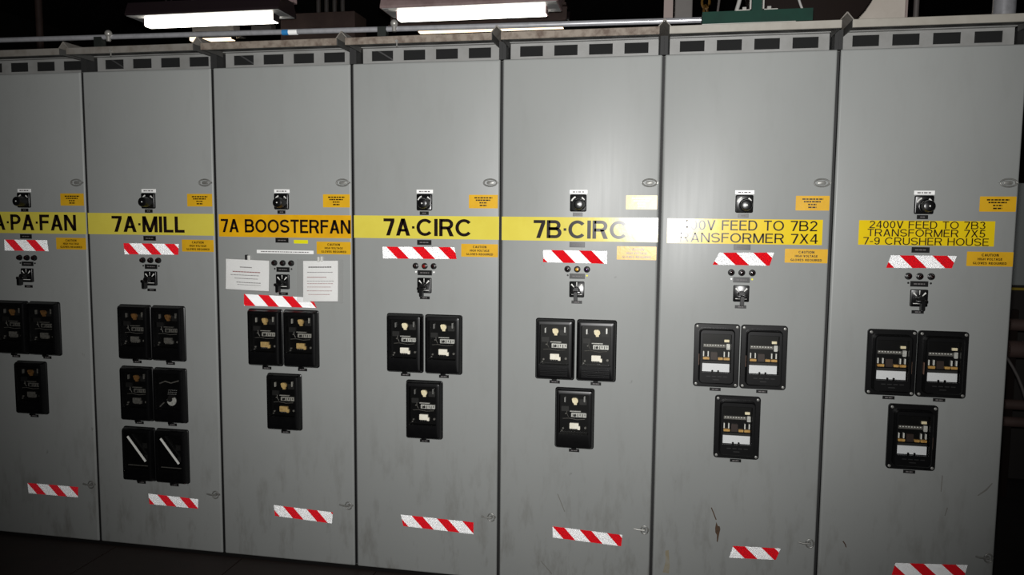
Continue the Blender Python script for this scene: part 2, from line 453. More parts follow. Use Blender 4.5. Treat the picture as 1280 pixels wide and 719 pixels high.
    if ch == '2':
        w = 0.56; ribbon(ell(w / 2, 0.72, w / 2 - h, 0.28 - h, 170, -30, 14) + [(0.16, 0.22), (h, t * .9)]); rc(0, 0, w, t); return w, P
    if ch == '3':
        w = 0.56; ribbon(ell(0.27, 0.755, 0.25 - h, 0.245 - h, 165, -80, 12)); ribbon(ell(0.28, 0.28, 0.28 - h, 0.28 - h, 85, -165, 14)); return w, P
    if ch == '4':
        w = 0.58; rc(0.36, 0, 0.36 + t, 1); rc(0, 0.23, w, 0.23 + t * .9); P.append([(0, 0.23 + t * .4), (k * .8, 0.23 + t * .9), (0.36 + t, 1), (0.34, 1)]); return w, P
    if ch == '5':
        w = 0.56; rc(0.08, 1 - t, w - .03, 1); P.append([(0.03, 0.46), (0.03 + t, 0.46), (0.09 + t, 1), (0.09, 1)]); ribbon(ell(0.27, 0.325, 0.29 - h, 0.325 - h, 140, -160, 16)); return w, P
    if ch == '9':
        w = 0.56; ribbon(ell(w / 2, 0.68, w / 2 - h, 0.32 - h, 0, 360, 22)); ribbon([(w - h, 0.68), (w - h, 0.45)] + ell(w / 2, 0.36, w / 2 - h, 0.36 - h, 0, -150, 14)); return w, P
    return 0.5, P
MDOT = '\u00b7'
def text_layout(s, x0, x1, z0, z1, t, gap):
    letters = []; x = 0.0
    for ch in s:
        w, P = glyph(ch, t)
        if P: letters.append([[(px + x, pz) for px, pz in p] for p in P])
        x += w + gap
    tot = x - gap
    return [[[(x0 + px / tot * (x1 - x0), z0 + pz * (z1 - z0)) for px, pz in p] for p in L] for L in letters]
def text_mesh(s, x0, x1, z0, z1, y, material, t=0.15, gap=0.11):
    """small print: flat ink on a sticker, one joined mesh"""
    key = (s, x0, x1, z0, z1, y, material)
    if key not in TXT:
        b = MB()
        for L in text_layout(s, x0, x1, z0, z1, t, gap):
            for p in L: b._add([(px, y, pz) for px, pz in p], [tuple(range(len(p)))])
        TXT[key] = b.mesh('lettering', material, fixn=False)
    return TXT[key]
def put_letters(s, x0, x1, z0, z1, y, material, parent, t, gap):
    """cut-vinyl letters, each a piece of its own"""
    for L in text_layout(s, x0, x1, z0, z1, t, gap):
        b = MB()
        for p in L: b._add([(px, y, pz) for px, pz in p], [tuple(range(len(p)))])
        b.build('letter', material, parent, fixn=False)

# ------------------------------------------------------------------ the place: floor, walls, ceiling
fl_o = struct(MB().box(-9, 12, -6.5, 12, -0.06, -0.012).build('floor', 'floor_joint'))
b = MB(); b.box(0.003, W - 0.003, 0.003, W - 0.003, -0.012, 0.0)
tile_me = b.mesh('floor_tile', 'floor_brown')
for i in range(-2, 9):
    for j in range(-5, 0):
        t = put('floor_tile', tile_me, fl_o, (i * W + 0.10, j * W, 0.0))
struct(MB().box(-9, 12, 11.9, 12, -0.06, 5.2).build('wall_back', 'dark_wall'))
struct(MB().box(-9.1, -9, -6.5, 12, -0.06, 5.2).build('wall_left', 'dark_wall'))
struct(MB().box(12, 12.1, -6.5, 12, -0.06, 5.2).build('wall_right', 'dark_wall'))
struct(MB().box(-9, 12, -6.5, 12, 5.2, 5.3).build('ceiling', 'dark_ceiling'))

# ------------------------------------------------------------------ shared pieces for the cabinets
Z_TOP = 2.253
def door_mesh():
    x0, x1, z0, z1 = 0.006, 0.654, 0.012, Z_TOP
    rings = [(rrect(x0, x1, z0, z1, 0.004, 2), 0.042)]
    R_ = 0.008
    for a in (0, 30, 60, 90):
        i_ = R_ * (1 - math.cos(math.radians(a))); y_ = R_ * (1 - math.sin(math.radians(a)))
        rings.append((rrect(x0 + i_, x1 - i_, z0 + i_, z1 - i_, 0.004, 2), y_))
    return MB().loft(rings[1:], cap0=False).loft(rings[:2], cap1=False, mi=1).mesh('door', ['grey_enamel', 'gap_shade'], smooth=40)  # door sides coloured dark to paint the seam's shade
DOOR = door_mesh()
BODY = MB().box(0.002, 0.658, 0.046, 1.25, 0.0, 2.255).mesh('body', 'grey_frame')
GAP_STRIPS = [MB().box(a, b_, 0.026, 0.0455, 0.012, 2.25).mesh('door_gap_strip', 'gap_shade') for a, b_ in ((0.6545, 0.6598), (0.0002, 0.0055))]  # dark strips added in the door gaps to paint their shade
def vent_mesh():
    """strip with four real openings, folded top flange"""
    b = MB(); y0, y1 = 0.086, 0.082
    xs = [0.0225]
    for k in range(4):
        xs += [0.0626 + 0.1456 * k, 0.0626 + 0.1456 * k + 0.0975]
    xs.append(0.6375)
    for k in range(0, len(xs), 2):
        b.box(xs[k], xs[k + 1], y1, y0, 2.255, 2.334)
    for k in range(1, len(xs) - 1, 2):
        b.box(xs[k], xs[k + 1], y1, y0, 2.255, 2.2775); b.box(xs[k], xs[k + 1], y1, y0, 2.3205, 2.334)
    b.box(0.0225, 0.6375, 0.060, 0.082, 2.3312, 2.334)
    b.box(0.0225, 0.6375, 0.044, 0.082, 2.255, 2.2585)
    return b.mesh('vent_panel', 'grey_vent')
VENT = vent_mesh()
SCREEN = MB().box(0.015, 0.645, 0.100, 0.103, 2.255, 2.334).mesh('slot_backing', 'cavity_shade')  # solid black sheet in place of the dark cavity, keeps the slots unlit
BRACE = MB().prism([(0.085, 2.322), (0.165, 2.274), (0.165, 2.281), (0.085, 2.329)], 0.098, 0.094).mesh('vent_brace', 'brace_metal')
ROOF = MB().box(0.019, 0.641, -0.106, 1.25, 2.334, 2.337).box(0.019, 0.641, -0.106, -0.09, 2.3085, 2.311).box(0.019, 0.022, -0.1, 0.06, 2.311, 2.334).box(0.638, 0.641, -0.1, 0.06, 2.311, 2.334).mesh('roof_canopy', 'canopy_grey')
LIPS = {k: MB().xprism([(-0.110, 2.3098), (-0.1085, 2.3083), (-0.106, 2.3083), (-0.106, 2.3375), (-0.1085, 2.3375), (-0.110, 2.336)], 0.019, 0.641).mesh('canopy_lip', k) for k in ('lip_clean', 'lip_dull', 'lip_rust')}
CAPS = [MB().yprism([(W / 2 + q * d_, z_) for d_, z_ in ((0.304, 2.337), (0.308, 2.337), (0.3298, 2.3610), (0.3298, 2.3665), (0.328, 2.3665))], 1.2, -0.104).mesh('seam_cap', 'lip_dull') for q in (1, -1)]
ROOF_GAP_FILLS = [MB().box(a, b_, 0.02, 0.095, 2.256, 2.330).mesh('roof_gap_fill', 'gap_shade') for a, b_ in ((0.645, 0.6598), (0.0002, 0.015))]  # dark blocks added to paint the shaded recess between vent strips

def latch_mesh(kind):
    b = MB()
    if kind == 'top':
        ring = [(0.028 * math.cos(t) + 0.0, -0.006, 0.0145 * math.sin(t)) for t in [2 * math.pi * i / 24 for i in range(24)]]
        b.tube(ring, 0.0032, 8, closed=True)
        b.prism([(0.024, -0.006), (0.034, -0.003), (0.034, 0.003), (0.024, 0.006)], 0.0, -0.006)
        b.prism([(-0.024, -0.003), (-0.024, 0.003), (-0.034, 0.0)], 0.0, -0.005)
        b.slab(-0.016, 0.016, -0.0075, 0.0075, 0.0, -0.003, 0.007, 0.001)
    else:
        ring = [(0.014 + 0.015 * math.cos(t), -0.008, 0.017 * math.sin(t)) for t in [2 * math.pi * i / 20 for i in range(20)]]
        b.tube(ring, 0.003, 8, closed=True)
        b.tube([(-0.030, -0.007, 0.002), (-0.012, -0.009, -0.001), (0.014, -0.009, -0.001)], 0.0038, 8)
        b.cyl(0.014, 0.0, 0.0, -0.010, 0.0065, n=12)
        b.prism([(0.026, -0.006), (0.034, -0.003), (0.034, 0.003), (0.026, 0.006)], 0.0, -0.004)
    return b.mesh('latch', 'steel_latch', smooth=40)
LATCH_T, LATCH_B = latch_mesh('top'), latch_mesh('bottom')

# rotary selector switch above the band
SEL = MB().slab(0.294, 0.362, 1.627, 1.698, 0, -0.011, 0.006, 0.003).mesh('selector_switch', 'bakelite', smooth=40)
SELKNOB = MB().cyl(0.333, 1.657, -0.011, -0.016, 0.0265, n=28, bev=0.002).cyl(0.333, 1.657, -0.016, -0.058, 0.0245, 0.0215, n=28, bev=0.005).mesh('knob', 'bakelite', smooth=40)
def dial_marks():
    b = MB()
    for a0, a1 in ((28, 62), (112, 160)):
        pts_o = [(0.328 + 0.031 * math.cos(math.radians(a)), 1.661 + 0.031 * math.sin(math.radians(a))) for a in range(a0, a1 + 1, 6)]
        pts_i = [(0.328 + 0.0255 * math.cos(math.radians(a)), 1.661 + 0.0255 * math.sin(math.radians(a))) for a in range(a0, a1 + 1, 6)]
        n = len(pts_o)
        b._add([(x, -0.0114, z) for x, z in pts_o + pts_i], [(i, i + 1, n + i + 1, n + i) for i in range(n - 1)])
    b.cyl(0.333, 1.657, -0.058, -0.0585, 0.0032, n=10)
    return b.mesh('dial_marks', 'white_mark')
SELMARK = dial_marks()
WLAB = MB().slab(0.292, 0.365, 1.7005, 1.716, 0, -0.0018, 0, 0.0004).mesh('switch_label', 'white_plate')
def bars(rows, material, y):
    b = MB()
    for x0, x1, z, h in rows:
        x = x0
        rnd = random.Random(int(x0 * 9973 + z * 7919))
        while x < x1:
            w = min(rnd.uniform(0.005, 0.013), x1 - x)
            b._add([(x, y, z), (x + w, y, z), (x + w, y, z + h), (x, y, z + h)], [(0, 1, 2, 3)])
            x += w + rnd.uniform(0.0015, 0.003)
    return b.mesh('printed_lines', material, fixn=False)
WLABTXT = bars([(0.303, 0.354, 1.7055, 0.005)], 'ink_grey', -0.0021)

NP = [(0.306, 0.346, 1.608, 1.6235), (0.294, 0.358, 1.4795, 1.501), (0.296, 0.360, 1.3485, 1.370), (0.306, 0.350, 1.2445, 1.257)]
NPM = [MB().slab(*q, 0, -0.0022, 0, 0.0006).mesh('nameplate', 'nameplate_black') for q in NP]
NPT = [bars([(q[0] + 0.012, q[1] - 0.012, (q[2] + q[3]) / 2 - 0.002, 0.004)], 'ink_grey', -0.0025) for q in NP]

LAMPM = MB().cyl(0, 0, 0, -0.006, 0.0135, n=20, bev=0.0015).cyl(0, 0, -0.006, -0.015, 0.0118, 0.0105, n=20, bev=0.002).mesh('indicator_lamp', 'bakelite', smooth=40)
LENS = {k: MB().cyl(0, 0, -0.0135, -0.0185, 0.0085, 0.006, n=16, bev=0.002).mesh('lens', k, smooth=60) for k in ('lens_dark', 'lens_red', 'lens_amber', 'lens_violet')}
SCREW = {k: MB().cyl(0, 0, 0, -0.003, 0.004, n=10, bev=0.001).mesh('screw', k) for k in ('nameplate_black', 'white_plate', 'tag_yellow')}

# pistol-grip control switch
CSW = MB().slab(0.297, 0.359, 1.272, 1.338, 0, -0.012, 0.004, 0.002).mesh('control_switch', 'bakelite', smooth=40)
def cs_marks():
    b = MB(); cx, cz = 0.328, 1.302
    for a in (48, 90, 132):
        t = math.radians(a); d = Vector((math.cos(t), math.sin(t))); p = Vector((-d.y, d.x))
        q0 = Vector((cx, cz)) + d * 0.016; q1 = Vector((cx, cz)) + d * 0.033
        w = 0.0022 if a != 90 else 0.0013
        vs = [q0 - p * w * .6, q1 - p * w * 1.5, q1 + p * w * 1.5, q0 + p * w * .6]
        b._add([(v.x, -0.0124, v.y) for v in vs], [(0, 1, 2, 3)])
    b._add([(cx - .022, -.0124, 1.283), (cx + .022, -.0124, 1.283), (cx + .022, -.0124, 1.2855), (cx - .022, -.0124, 1.2855)], [(0, 1, 2, 3)])
    return b.mesh('dial_marks', 'white_mark')
CSMARK = cs_marks()
def cs_handle():
    b = MB(); cx = 0.328
    b.cyl(cx, 1.302, -0.012, -0.044, 0.014, 0.012, n=16)
    b.slab(cx - 0.020, cx + 0.020, 1.289, 1.301, -0.038, -0.054, 0.004, 0.002)
    b.loft([(rrect(cx - 0.0075, cx + 0.0075, 1.262, 1.300, 0.005, 3), -0.040), (rrect(cx - 0.0085, cx + 0.0085, 1.260, 1.301, 0.006, 3), -0.052),
            (rrect(cx - 0.0065, cx + 0.0065, 1.262, 1.298, 0.005, 3), -0.064)])
    return b.mesh('pistol_grip', 'bakelite', smooth=40)
CSGRIP = cs_handle()

# warning stickers
WARN1 = MB().slab(0.523, 0.648, 1.638, 1.695, 0, -0.0010, 0.002).mesh('warning_label', 'warn_yellow')
WARN1T = bars([(0.547, 0.625, 1.6795, 0.0055), (0.553, 0.617, 1.6695, 0.0055), (0.569, 0.601, 1.6585, 0.0055), (0.570, 0.601, 1.6475, 0.0055)], 'ink_brown', -0.0013)
WARN2 = MB().slab(0.490, 0.650, 1.432, 1.487, 0, -0.0010, 0.002).mesh('caution_label', 'warn_yellow')

# ---- relays -------------------------------------------------------------
RW, RH = 0.166, 0.260
def relay_a():
    """drawout relay: flange, bevelled black cover with a real window recess"""
    b = MB(); w, h = RW, RH
    wx0, wx1, wz0, wz1 = 0.020, w - 0.022, 0.066, h - 0.024
    n = 4
    b.loft([(rrect(0, w, 0, h, 0.010, n), 0.0), (rrect(0, w, 0, h, 0.010, n), -0.006), (rrect(0.003, w - 0.003, 0.003, h - 0.003, 0.009, n), -0.008),
            (rrect(0.005, w - 0.005, 0.005, h - 0.005, 0.009, n), -0.024), (rrect(0.009, w - 0.009, 0.009, h - 0.009, 0.008, n), -0.031),
            (rrect(0.014, w - 0.014, 0.014, h - 0.014, 0.007, n), -0.033),
            (rrect(wx0, wx1, wz0, wz1, 0.004, n), -0.033), (rrect(wx0 + .002, wx1 - .002, wz0 + .002, wz1 - .002, 0.004, n), -0.010)], cap0=True, cap1=True)
    # lower lip and knurled thumb screw
    b.slab(w / 2 - 0.010, w / 2 + 0.010, -0.004, 0.006, -0.004, -0.022, 0.003)
    return b.mesh('protective_relay', 'relay_black', smooth=30)
RELA = relay_a()
RIBS = MB()
for k in range(6): RIBS.box(0.024, RW - 0.026, -0.033, -0.0346, 0.021 + k * 0.0072, 0.0238 + k * 0.0072)
RIBS = RIBS.mesh('cover_ribs', 'relay_black')
PANE = MB().box(0.021, RW - 0.023, -0.0290, -0.0275, 0.067, RH - 0.025).mesh('glass_pane', 'glass')
TAGM = MB().slab(RW / 2 - 0.022, RW / 2 + 0.022, -0.018, -0.005, 0, -0.0022, 0, 0.0005).mesh('relay_tag', 'nameplate_black')
TAGT = bars([(RW / 2 - 0.013, RW / 2 + 0.013, -0.0135, 0.004)], 'ink_grey', -0.0025)
def relay_innards(bright):
    """(name, mesh) list of the works seen through the window"""
    P = []
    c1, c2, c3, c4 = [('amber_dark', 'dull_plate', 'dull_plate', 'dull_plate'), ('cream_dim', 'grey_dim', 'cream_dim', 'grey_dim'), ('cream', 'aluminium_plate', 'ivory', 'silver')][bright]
    b = MB(); b.cyl(0.086, 0.207, -0.010, -0.020, 0.0125, n=12); b.cyl(0.079, 0.213, -0.010, -0.022, 0.0065, n=10); b.slab(0.081, 0.093, 0.190, 0.206, -0.010, -0.019)
    P.append(('target_flag', b.mesh('target_flag', c1)))
    b = MB(); b.slab(0.040, 0.0455, 0.199, 0.220, -0.010, -0.018, 0.002); P.append(('contact_post', b.mesh('contact_post', c4)))
    b = MB(); b.slab(0.122, 0.128, 0.203, 0.226, -0.010, -0.018, 0.002); P.append(('contact_post', b.mesh('contact_post', c4)))
    b = MB(); b.slab(0.070, 0.134, 0.137, 0.155, -0.010, -0.017, 0.002); b.slab(0.064, 0.110, 0.160, 0.163, -0.010, -0.018)
    P.append(('scale_plate', b.mesh('scale_plate', c2)))
    b = MB()
    for k in range(6): b.box(0.076 + k * 0.010, 0.079 + k * 0.010, -0.0170, -0.0174, 0.1385 + (k % 2) * 0.004, 0.151)
    b.cyl(0.086, 0.145, -0.017, -0.0215, 0.0055, n=10)
    P.append(('scale_marks', b.mesh('scale_marks', 'relay_inner')))
    b = MB(); b.slab(0.064, 0.102, 0.087, 0.111, -0.010, -0.019, 0.002); b.slab(0.098, 0.108, 0.083, 0.098, -0.010, -0.018, 0.002)
    P.append(('tap_block', b.mesh('tap_block', c3)))
    b = MB()
    for k in range(4): b.cyl(0.069 + k * 0.009, 0.0835, -0.010, -0.016, 0.0022, n=8)
    b.cyl(0.036, 0.086, -0.010, -0.015, 0.004, n=8); b.cyl(0.031, 0.076, -0.010, -0.014, 0.003, n=8); b.cyl(0.130, 0.092, -0.010, -0.015, 0.005, n=8); b.cyl(0.047, 0.150, -0.010, -0.015, 0.003, n=8)
    P.append(('terminal_screws', b.mesh('terminal_screws', 'dull_plate')))
    b = MB(); b.slab(0.028, 0.060, 0.160, 0.182, -0.010, -0.016, 0.003); b.slab(0.104, 0.134, 0.190, 0.214, -0.010, -0.014, 0.003)
    P.append(('coil', b.mesh('coil', 'relay_inner')))
    b = MB(); b.tube([(0.034, -0.014, 0.128), (0.060, -0.016, 0.131), (0.095, -0.016, 0.126), (0.128, -0.014, 0.129)], 0.0012, 6)
    b.tube([(0.050, -0.014, 0.176), (0.052, -0.016, 0.150), (0.058, -0.014, 0.136)], 0.0012, 6)
    P.append(('wire', b.mesh('wire', 'dull_plate')))
    return P
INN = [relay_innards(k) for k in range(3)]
def relay_a_at(cab, x, z, bright, ribs=False, works='std'):
    r = put('protective_relay', RELA, cab, (x, 0, z))
    if works == 'std':
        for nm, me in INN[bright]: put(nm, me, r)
    elif works == 'disc':
        b = MB(); b.cyl(0.090, 0.105, -0.010, -0.014, 0.023, n=28); o = b.build('induction_disc', 'aluminium_plate', r)
        b = MB(); b.cyl(0.083, 0.112, -0.014, -0.018, 0.012, n=16); b.prism([(0.066, 0.100), (0.094, 0.118), (0.112, 0.124), (0.110, 0.132), (0.078, 0.132)], -0.014, -0.016); b.build('disc_magnet', 'relay_inner', r)
        b = MB()
        for i in range(5):
            for j in range(3): b.cyl(0.072 + i * 0.0095 + j * 0.002, 0.136 + j * 0.0095, -0.010, -0.013, 0.0021, n=8)
        b.build('tap_screws', 'silver', r)
        b = MB(); b.tube([(0.030, -0.012, 0.185), (0.060, -0.014, 0.197), (0.090, -0.014, 0.190), (0.130, -0.012, 0.202)], 0.003, 6); b.tube([(0.028, -0.012, 0.075), (0.050, -0.012, 0.095)], 0.003, 6)
        b.build('wire', 'dull_plate', r)
    elif works == 'meter':
        b = MB(); p0, p1 = Vector((0.034, 0, 0.216)), Vector((0.126, 0, 0.100))
        d = (p1 - p0).normalized(); q = Vector((-d.z, 0, d.x)) * 0.0045
        pts = [(p0 - q), (p1 - q), (p1 + q), (p0 + q)]
        b.prism([(v.x, v.z) for v in pts], -0.0265, -0.0225)
        o = b.build('pointer', 'white_plate', r); o['label'] = 'thick white diagonal pointer'
        b = MB(); b.slab(0.112, 0.130, 0.105, 0.130, -0.010, -0.015, 0.002); b.slab(0.104, 0.128, 0.160, 0.185, -0.010, -0.013, 0.002); b.build('scale_plate', 'relay_inner', r)
        b = MB(); b.box(0.026, 0.130, -0.010, -0.016, 0.074, 0.0765); b.build('scale_marks', 'dull_plate', r)
    put('glass_pane', PANE, r)
    if ribs: put('cover_ribs', RIBS, r)
    t = put('relay_tag', TAGM, cab, (x, 0, z)); put('printed_lines', TAGT, t)
    return r

BW, BH = 0.179, 0.259
def relay_b():
    b = MB(); w, h = BW, BH; n = 4
    wx0, wx1, wz0, wz1 = 0.030, w - 0.034, 0.064, h - 0.038
    b.loft([(rrect(0, w, 0, h, 0.012, n), 0.0), (rrect(0, w, 0, h, 0.012, n), -0.011), (rrect(0.002, w - 0.002, 0.002, h - 0.002, 0.011, n), -0.013),
            (rrect(0.019, w - 0.019, 0.016, h - 0.018, 0.018, n), -0.013), (rrect(0.021, w - 0.021, 0.018, h - 0.020, 0.016, n), -0.034),
            (rrect(0.025, w - 0.025, 0.022, h - 0.024, 0.012, n), -0.038),
            (rrect(wx0, wx1, wz0, wz1, 0.003, n), -0.038), (rrect(wx0 + .001, wx1 - .001, wz0 + .001, wz1 - .001, 0.003, n), -0.014)])
    return b.mesh('protective_relay', 'relay_black', smooth=30)
RELB = relay_b()
PANEB = MB().box(0.031, BW - 0.035, -0.0345, -0.033, 0.065, BH - 0.039).mesh('glass_pane', 'glass')
CSCREW = MB().cyl(0, 0, -0.012, -0.0165, 0.0058, n=12, bev=0.0015).mesh('corner_screw', 'steel_latch', smooth=40)
TAGB = MB().slab(BW / 2 - 0.022, BW / 2 + 0.022, -0.018, -0.005, 0, -0.0022, 0, 0.0005).mesh('relay_tag', 'nameplate_black')
TAGBT = bars([(BW / 2 - 0.013, BW / 2 + 0.013, -0.0135, 0.004)], 'ink_grey', -0.0025)
def relay_b_innards():
    P = []; y = -0.014
    b = MB(); b.slab(0.034, 0.140, 0.066, 0.099, y, -0.026, 0.001); P.append(('rating_card', b.mesh('rating_card', 'relay_card')))
    b = MB(); b.slab(0.034, 0.140, 0.1005, 0.110, y, -0.026); P.append(('card_header', b.mesh('card_header', 'relay_inner')))
    b = MB()
    for x in (0.074, 0.097): b.cyl(x, 0.069, -0.026, -0.029, 0.0042, n=10)
    P.append(('thumb_screws', b.mesh('thumb_screws', 'relay_black')))
    b = MB()
    for x in (0.036, 0.054, 0.117, 0.134): b.slab(x, x + 0.0042, 0.127, 0.148, y, -0.024, 0.001)
    P.append(('contact_bars', b.mesh('contact_bars', 'white_mark')))
    for x0, x1 in ((0.036, 0.061), (0.095, 0.114), (0.117, 0.140)):
        b = MB(); b.slab(x0, x1, 0.1145, 0.124, y, -0.025, 0.002); P.append(('terminal_block', b.mesh('terminal_block', 'amber')))
    b = MB(); b.slab(0.066, 0.092, 0.114, 0.145, y, -0.022, 0.003); P.append(('coil', b.mesh('coil', 'copper')))
    b = MB(); b.slab(0.036, 0.124, 0.1645, 0.177, y, -0.020, 0.001); P.append(('scale_plate', b.mesh('scale_plate', 'dull_plate')))
    b = MB()
    for k in range(8): b.box(0.040 + k * 0.0105, 0.0445 + k * 0.0105, -0.020, -0.0204, 0.171, 0.1745)
    P.append(('scale_marks', b.mesh('scale_marks', 'white_mark')))
    b = MB(); b.slab(0.118, 0.137, 0.187, 0.197, y, -0.022, 0.001); P.append(('target_flag', b.mesh('target_flag', 'cream')))
    b = MB(); b.slab(0.127, 0.141, 0.156, 0.180, y, -0.020, 0.003); P.append(('time_dial', b.mesh('time_dial', 'aluminium_plate')))
    b = MB()
    for k in range(4): b.box(0.050 + 0.022 * k, 0.066 + 0.022 * k, -0.038, -0.0386, 0.047, 0.0505)
    b.box(0.076, 0.100, -0.038, -0.0386, 0.034, 0.0375)
    P.append(('embossed_name', b.mesh('embossed_name', 'grey_frame_dark' if 'grey_frame_dark' in MATS else 'relay_inner')))
    return P
INB = relay_b_innards()
SIDEL = MB().slab(0.0195, 0.0205, 0.092, 0.138, -0.016, -0.031).mesh('side_label', 'brown_label')
def relay_b_at(cab, x, z, side):
    r = put('protective_relay', RELB, cab, (x, 0, z))
    for nm, me in INB: put(nm, me, r)
    put('glass_pane', PANEB, r)
    for sx in (0.0115, BW - 0.0115):
        for sz in (0.0115, BH - 0.0115): put('corner_screw', CSCREW, r, (sx, 0, sz))
    if side: put('side_label', SIDEL, r, (0 if side < 0 else BW - 0.040, 0, 0))
    t = put('relay_tag', TAGB, cab, (x, 0, z)); put('printed_lines', TAGBT, t)
    return r

# ---- prismatic hazard tape ---------------------------------------------------
def hazard_tape(cab, TL, TR, BR, BL, phase, label, period=0.117, red=0.052, y=0.0):
    """strip of retroreflective tape: rows of tiny corner prisms, red slanted stripes printed on white"""
    s = 0.0014; hrow = s * math.sqrt(3) / 2; depth = s / math.sqrt(6)
    poly = [Vector(p) for p in (BL, BR, TR, TL)]
    def inside(x, z):
        for i in range(4):
            a, c = poly[i], poly[(i + 1) % 4]
            if (c.x - a.x) * (z - a.y) - (c.y - a.y) * (x - a.x) < 0: return False
        return True
    b = MB()
    # flat backing film with the same print, so the edges are clean
    ang = math.atan2(TR[1] - TL[1], TR[0] - TL[0]); ca, sa = math.cos(ang), math.sin(ang)
    def isred(x, z):
        dx, dz = x - TL[0], z - TL[1]
        u, v = dx * ca + dz * sa, -dx * sa + dz * ca
        return ((u + v - phase) % period) < red
    x0 = min(p.x for p in poly); x1 = max(p.x for p in poly); z0 = min(p.y for p in poly); z1 = max(p.y for p in poly)
    yb, yf = y - 0.0004, y - 0.0004 - depth
    rows = int((z1 - z0) / hrow) + 2; cols = int((x1 - x0) / s) + 3
    for r in range(rows):
        zb = z0 + (r - 0.5) * hrow
        for c in range(2 * cols):
            off = (r % 2) * s / 2
            xb = x0 - s + (c // 2) * s + off
            if c % 2 == 0: tri = [(xb, zb), (xb + s, zb), (xb + s / 2, zb + hrow)]
            else: tri = [(xb + s, zb), (xb + 1.5 * s, zb + hrow), (xb + s / 2, zb + hrow)]
            cx_ = sum(p[0] for p in tri) / 3; cz_ = sum(p[1] for p in tri) / 3
            if not inside(cx_, cz_): continue
            vs = [(p[0], yf, p[1]) for p in tri] + [(cx_, yb, cz_)]
            b._add(vs, [(0, 1, 3), (1, 2, 3), (2, 0, 3)], 1 if isred(cx_, cz_) else 0)
    o = b.build('hazard_tape', ['tape_white', 'tape_red'], cab, fixn=False)
    o['label'] = label
    return o

# ------------------------------------------------------------------ the seven cabinets
CABS = [
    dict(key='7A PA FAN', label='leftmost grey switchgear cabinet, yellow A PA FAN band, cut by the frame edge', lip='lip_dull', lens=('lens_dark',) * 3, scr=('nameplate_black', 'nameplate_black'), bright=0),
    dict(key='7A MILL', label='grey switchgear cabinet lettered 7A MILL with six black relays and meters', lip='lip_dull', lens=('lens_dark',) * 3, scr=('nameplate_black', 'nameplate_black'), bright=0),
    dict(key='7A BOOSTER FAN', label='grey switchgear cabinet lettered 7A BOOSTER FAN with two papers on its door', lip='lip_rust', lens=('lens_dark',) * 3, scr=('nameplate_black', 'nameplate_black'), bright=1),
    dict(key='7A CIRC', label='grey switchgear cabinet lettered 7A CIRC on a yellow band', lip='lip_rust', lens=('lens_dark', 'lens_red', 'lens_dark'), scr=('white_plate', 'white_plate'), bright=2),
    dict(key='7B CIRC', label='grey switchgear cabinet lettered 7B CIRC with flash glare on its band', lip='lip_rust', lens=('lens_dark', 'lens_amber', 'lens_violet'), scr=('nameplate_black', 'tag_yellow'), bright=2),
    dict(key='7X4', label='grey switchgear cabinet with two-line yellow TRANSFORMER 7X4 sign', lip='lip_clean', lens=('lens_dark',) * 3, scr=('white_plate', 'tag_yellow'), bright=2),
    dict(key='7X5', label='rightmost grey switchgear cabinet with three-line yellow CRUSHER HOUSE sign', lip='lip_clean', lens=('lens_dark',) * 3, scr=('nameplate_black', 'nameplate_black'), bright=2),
]
TOPT = [
    ((0.205, 1.4735), (0.441, 1.4735), (0.447, 1.422), (0.204, 1.421), 0.003),
    ((0.189, 1.466), (0.474, 1.466), (0.470, 1.4165), (0.193, 1.4145), -0.023),
    ((0.134, 1.244), (0.466, 1.237), (0.486, 1.191), (0.133, 1.191), 0.070),
    ((0.136, 1.469), (0.460, 1.472), (0.470, 1.421), (0.139, 1.418), 0.018),
    ((0.184, 1.466), (0.450, 1.466), (0.451, 1.4135), (0.184, 1.415), 0.033),
    ((0.238, 1.467), (0.449, 1.471), (0.434, 1.419), (0.214, 1.418), 0.014),
    ((0.222, 1.468), (0.455, 1.4695), (0.440, 1.422), (0.206, 1.419), 0.030),
]
BOTT = [
    ((0.268, 0.2755), (0.553, 0.2755), (0.549, 0.2235), (0.272, 0.2235), 0.0),
    ((0.274, 0.272), (0.536, 0.265), (0.533, 0.218), (0.278, 0.221), 0.047),
    ((0.261, 0.267), (0.551, 0.256), (0.546, 0.203), (0.266, 0.216), 0.045),
    ((0.215, 0.272), (0.549, 0.264), (0.549, 0.210), (0.226, 0.220), 0.050),
    ((0.239, 0.276), (0.538, 0.263), (0.534, 0.213), (0.241, 0.226), 0.0),
    ((0.332, 0.256), (0.520, 0.262), (0.503, 0.212), (0.318, 0.204), -0.005),
    ((0.298, 0.242), (0.561, 0.258), (0.551, 0.208), (0.286, 0.191), 0.052),
]
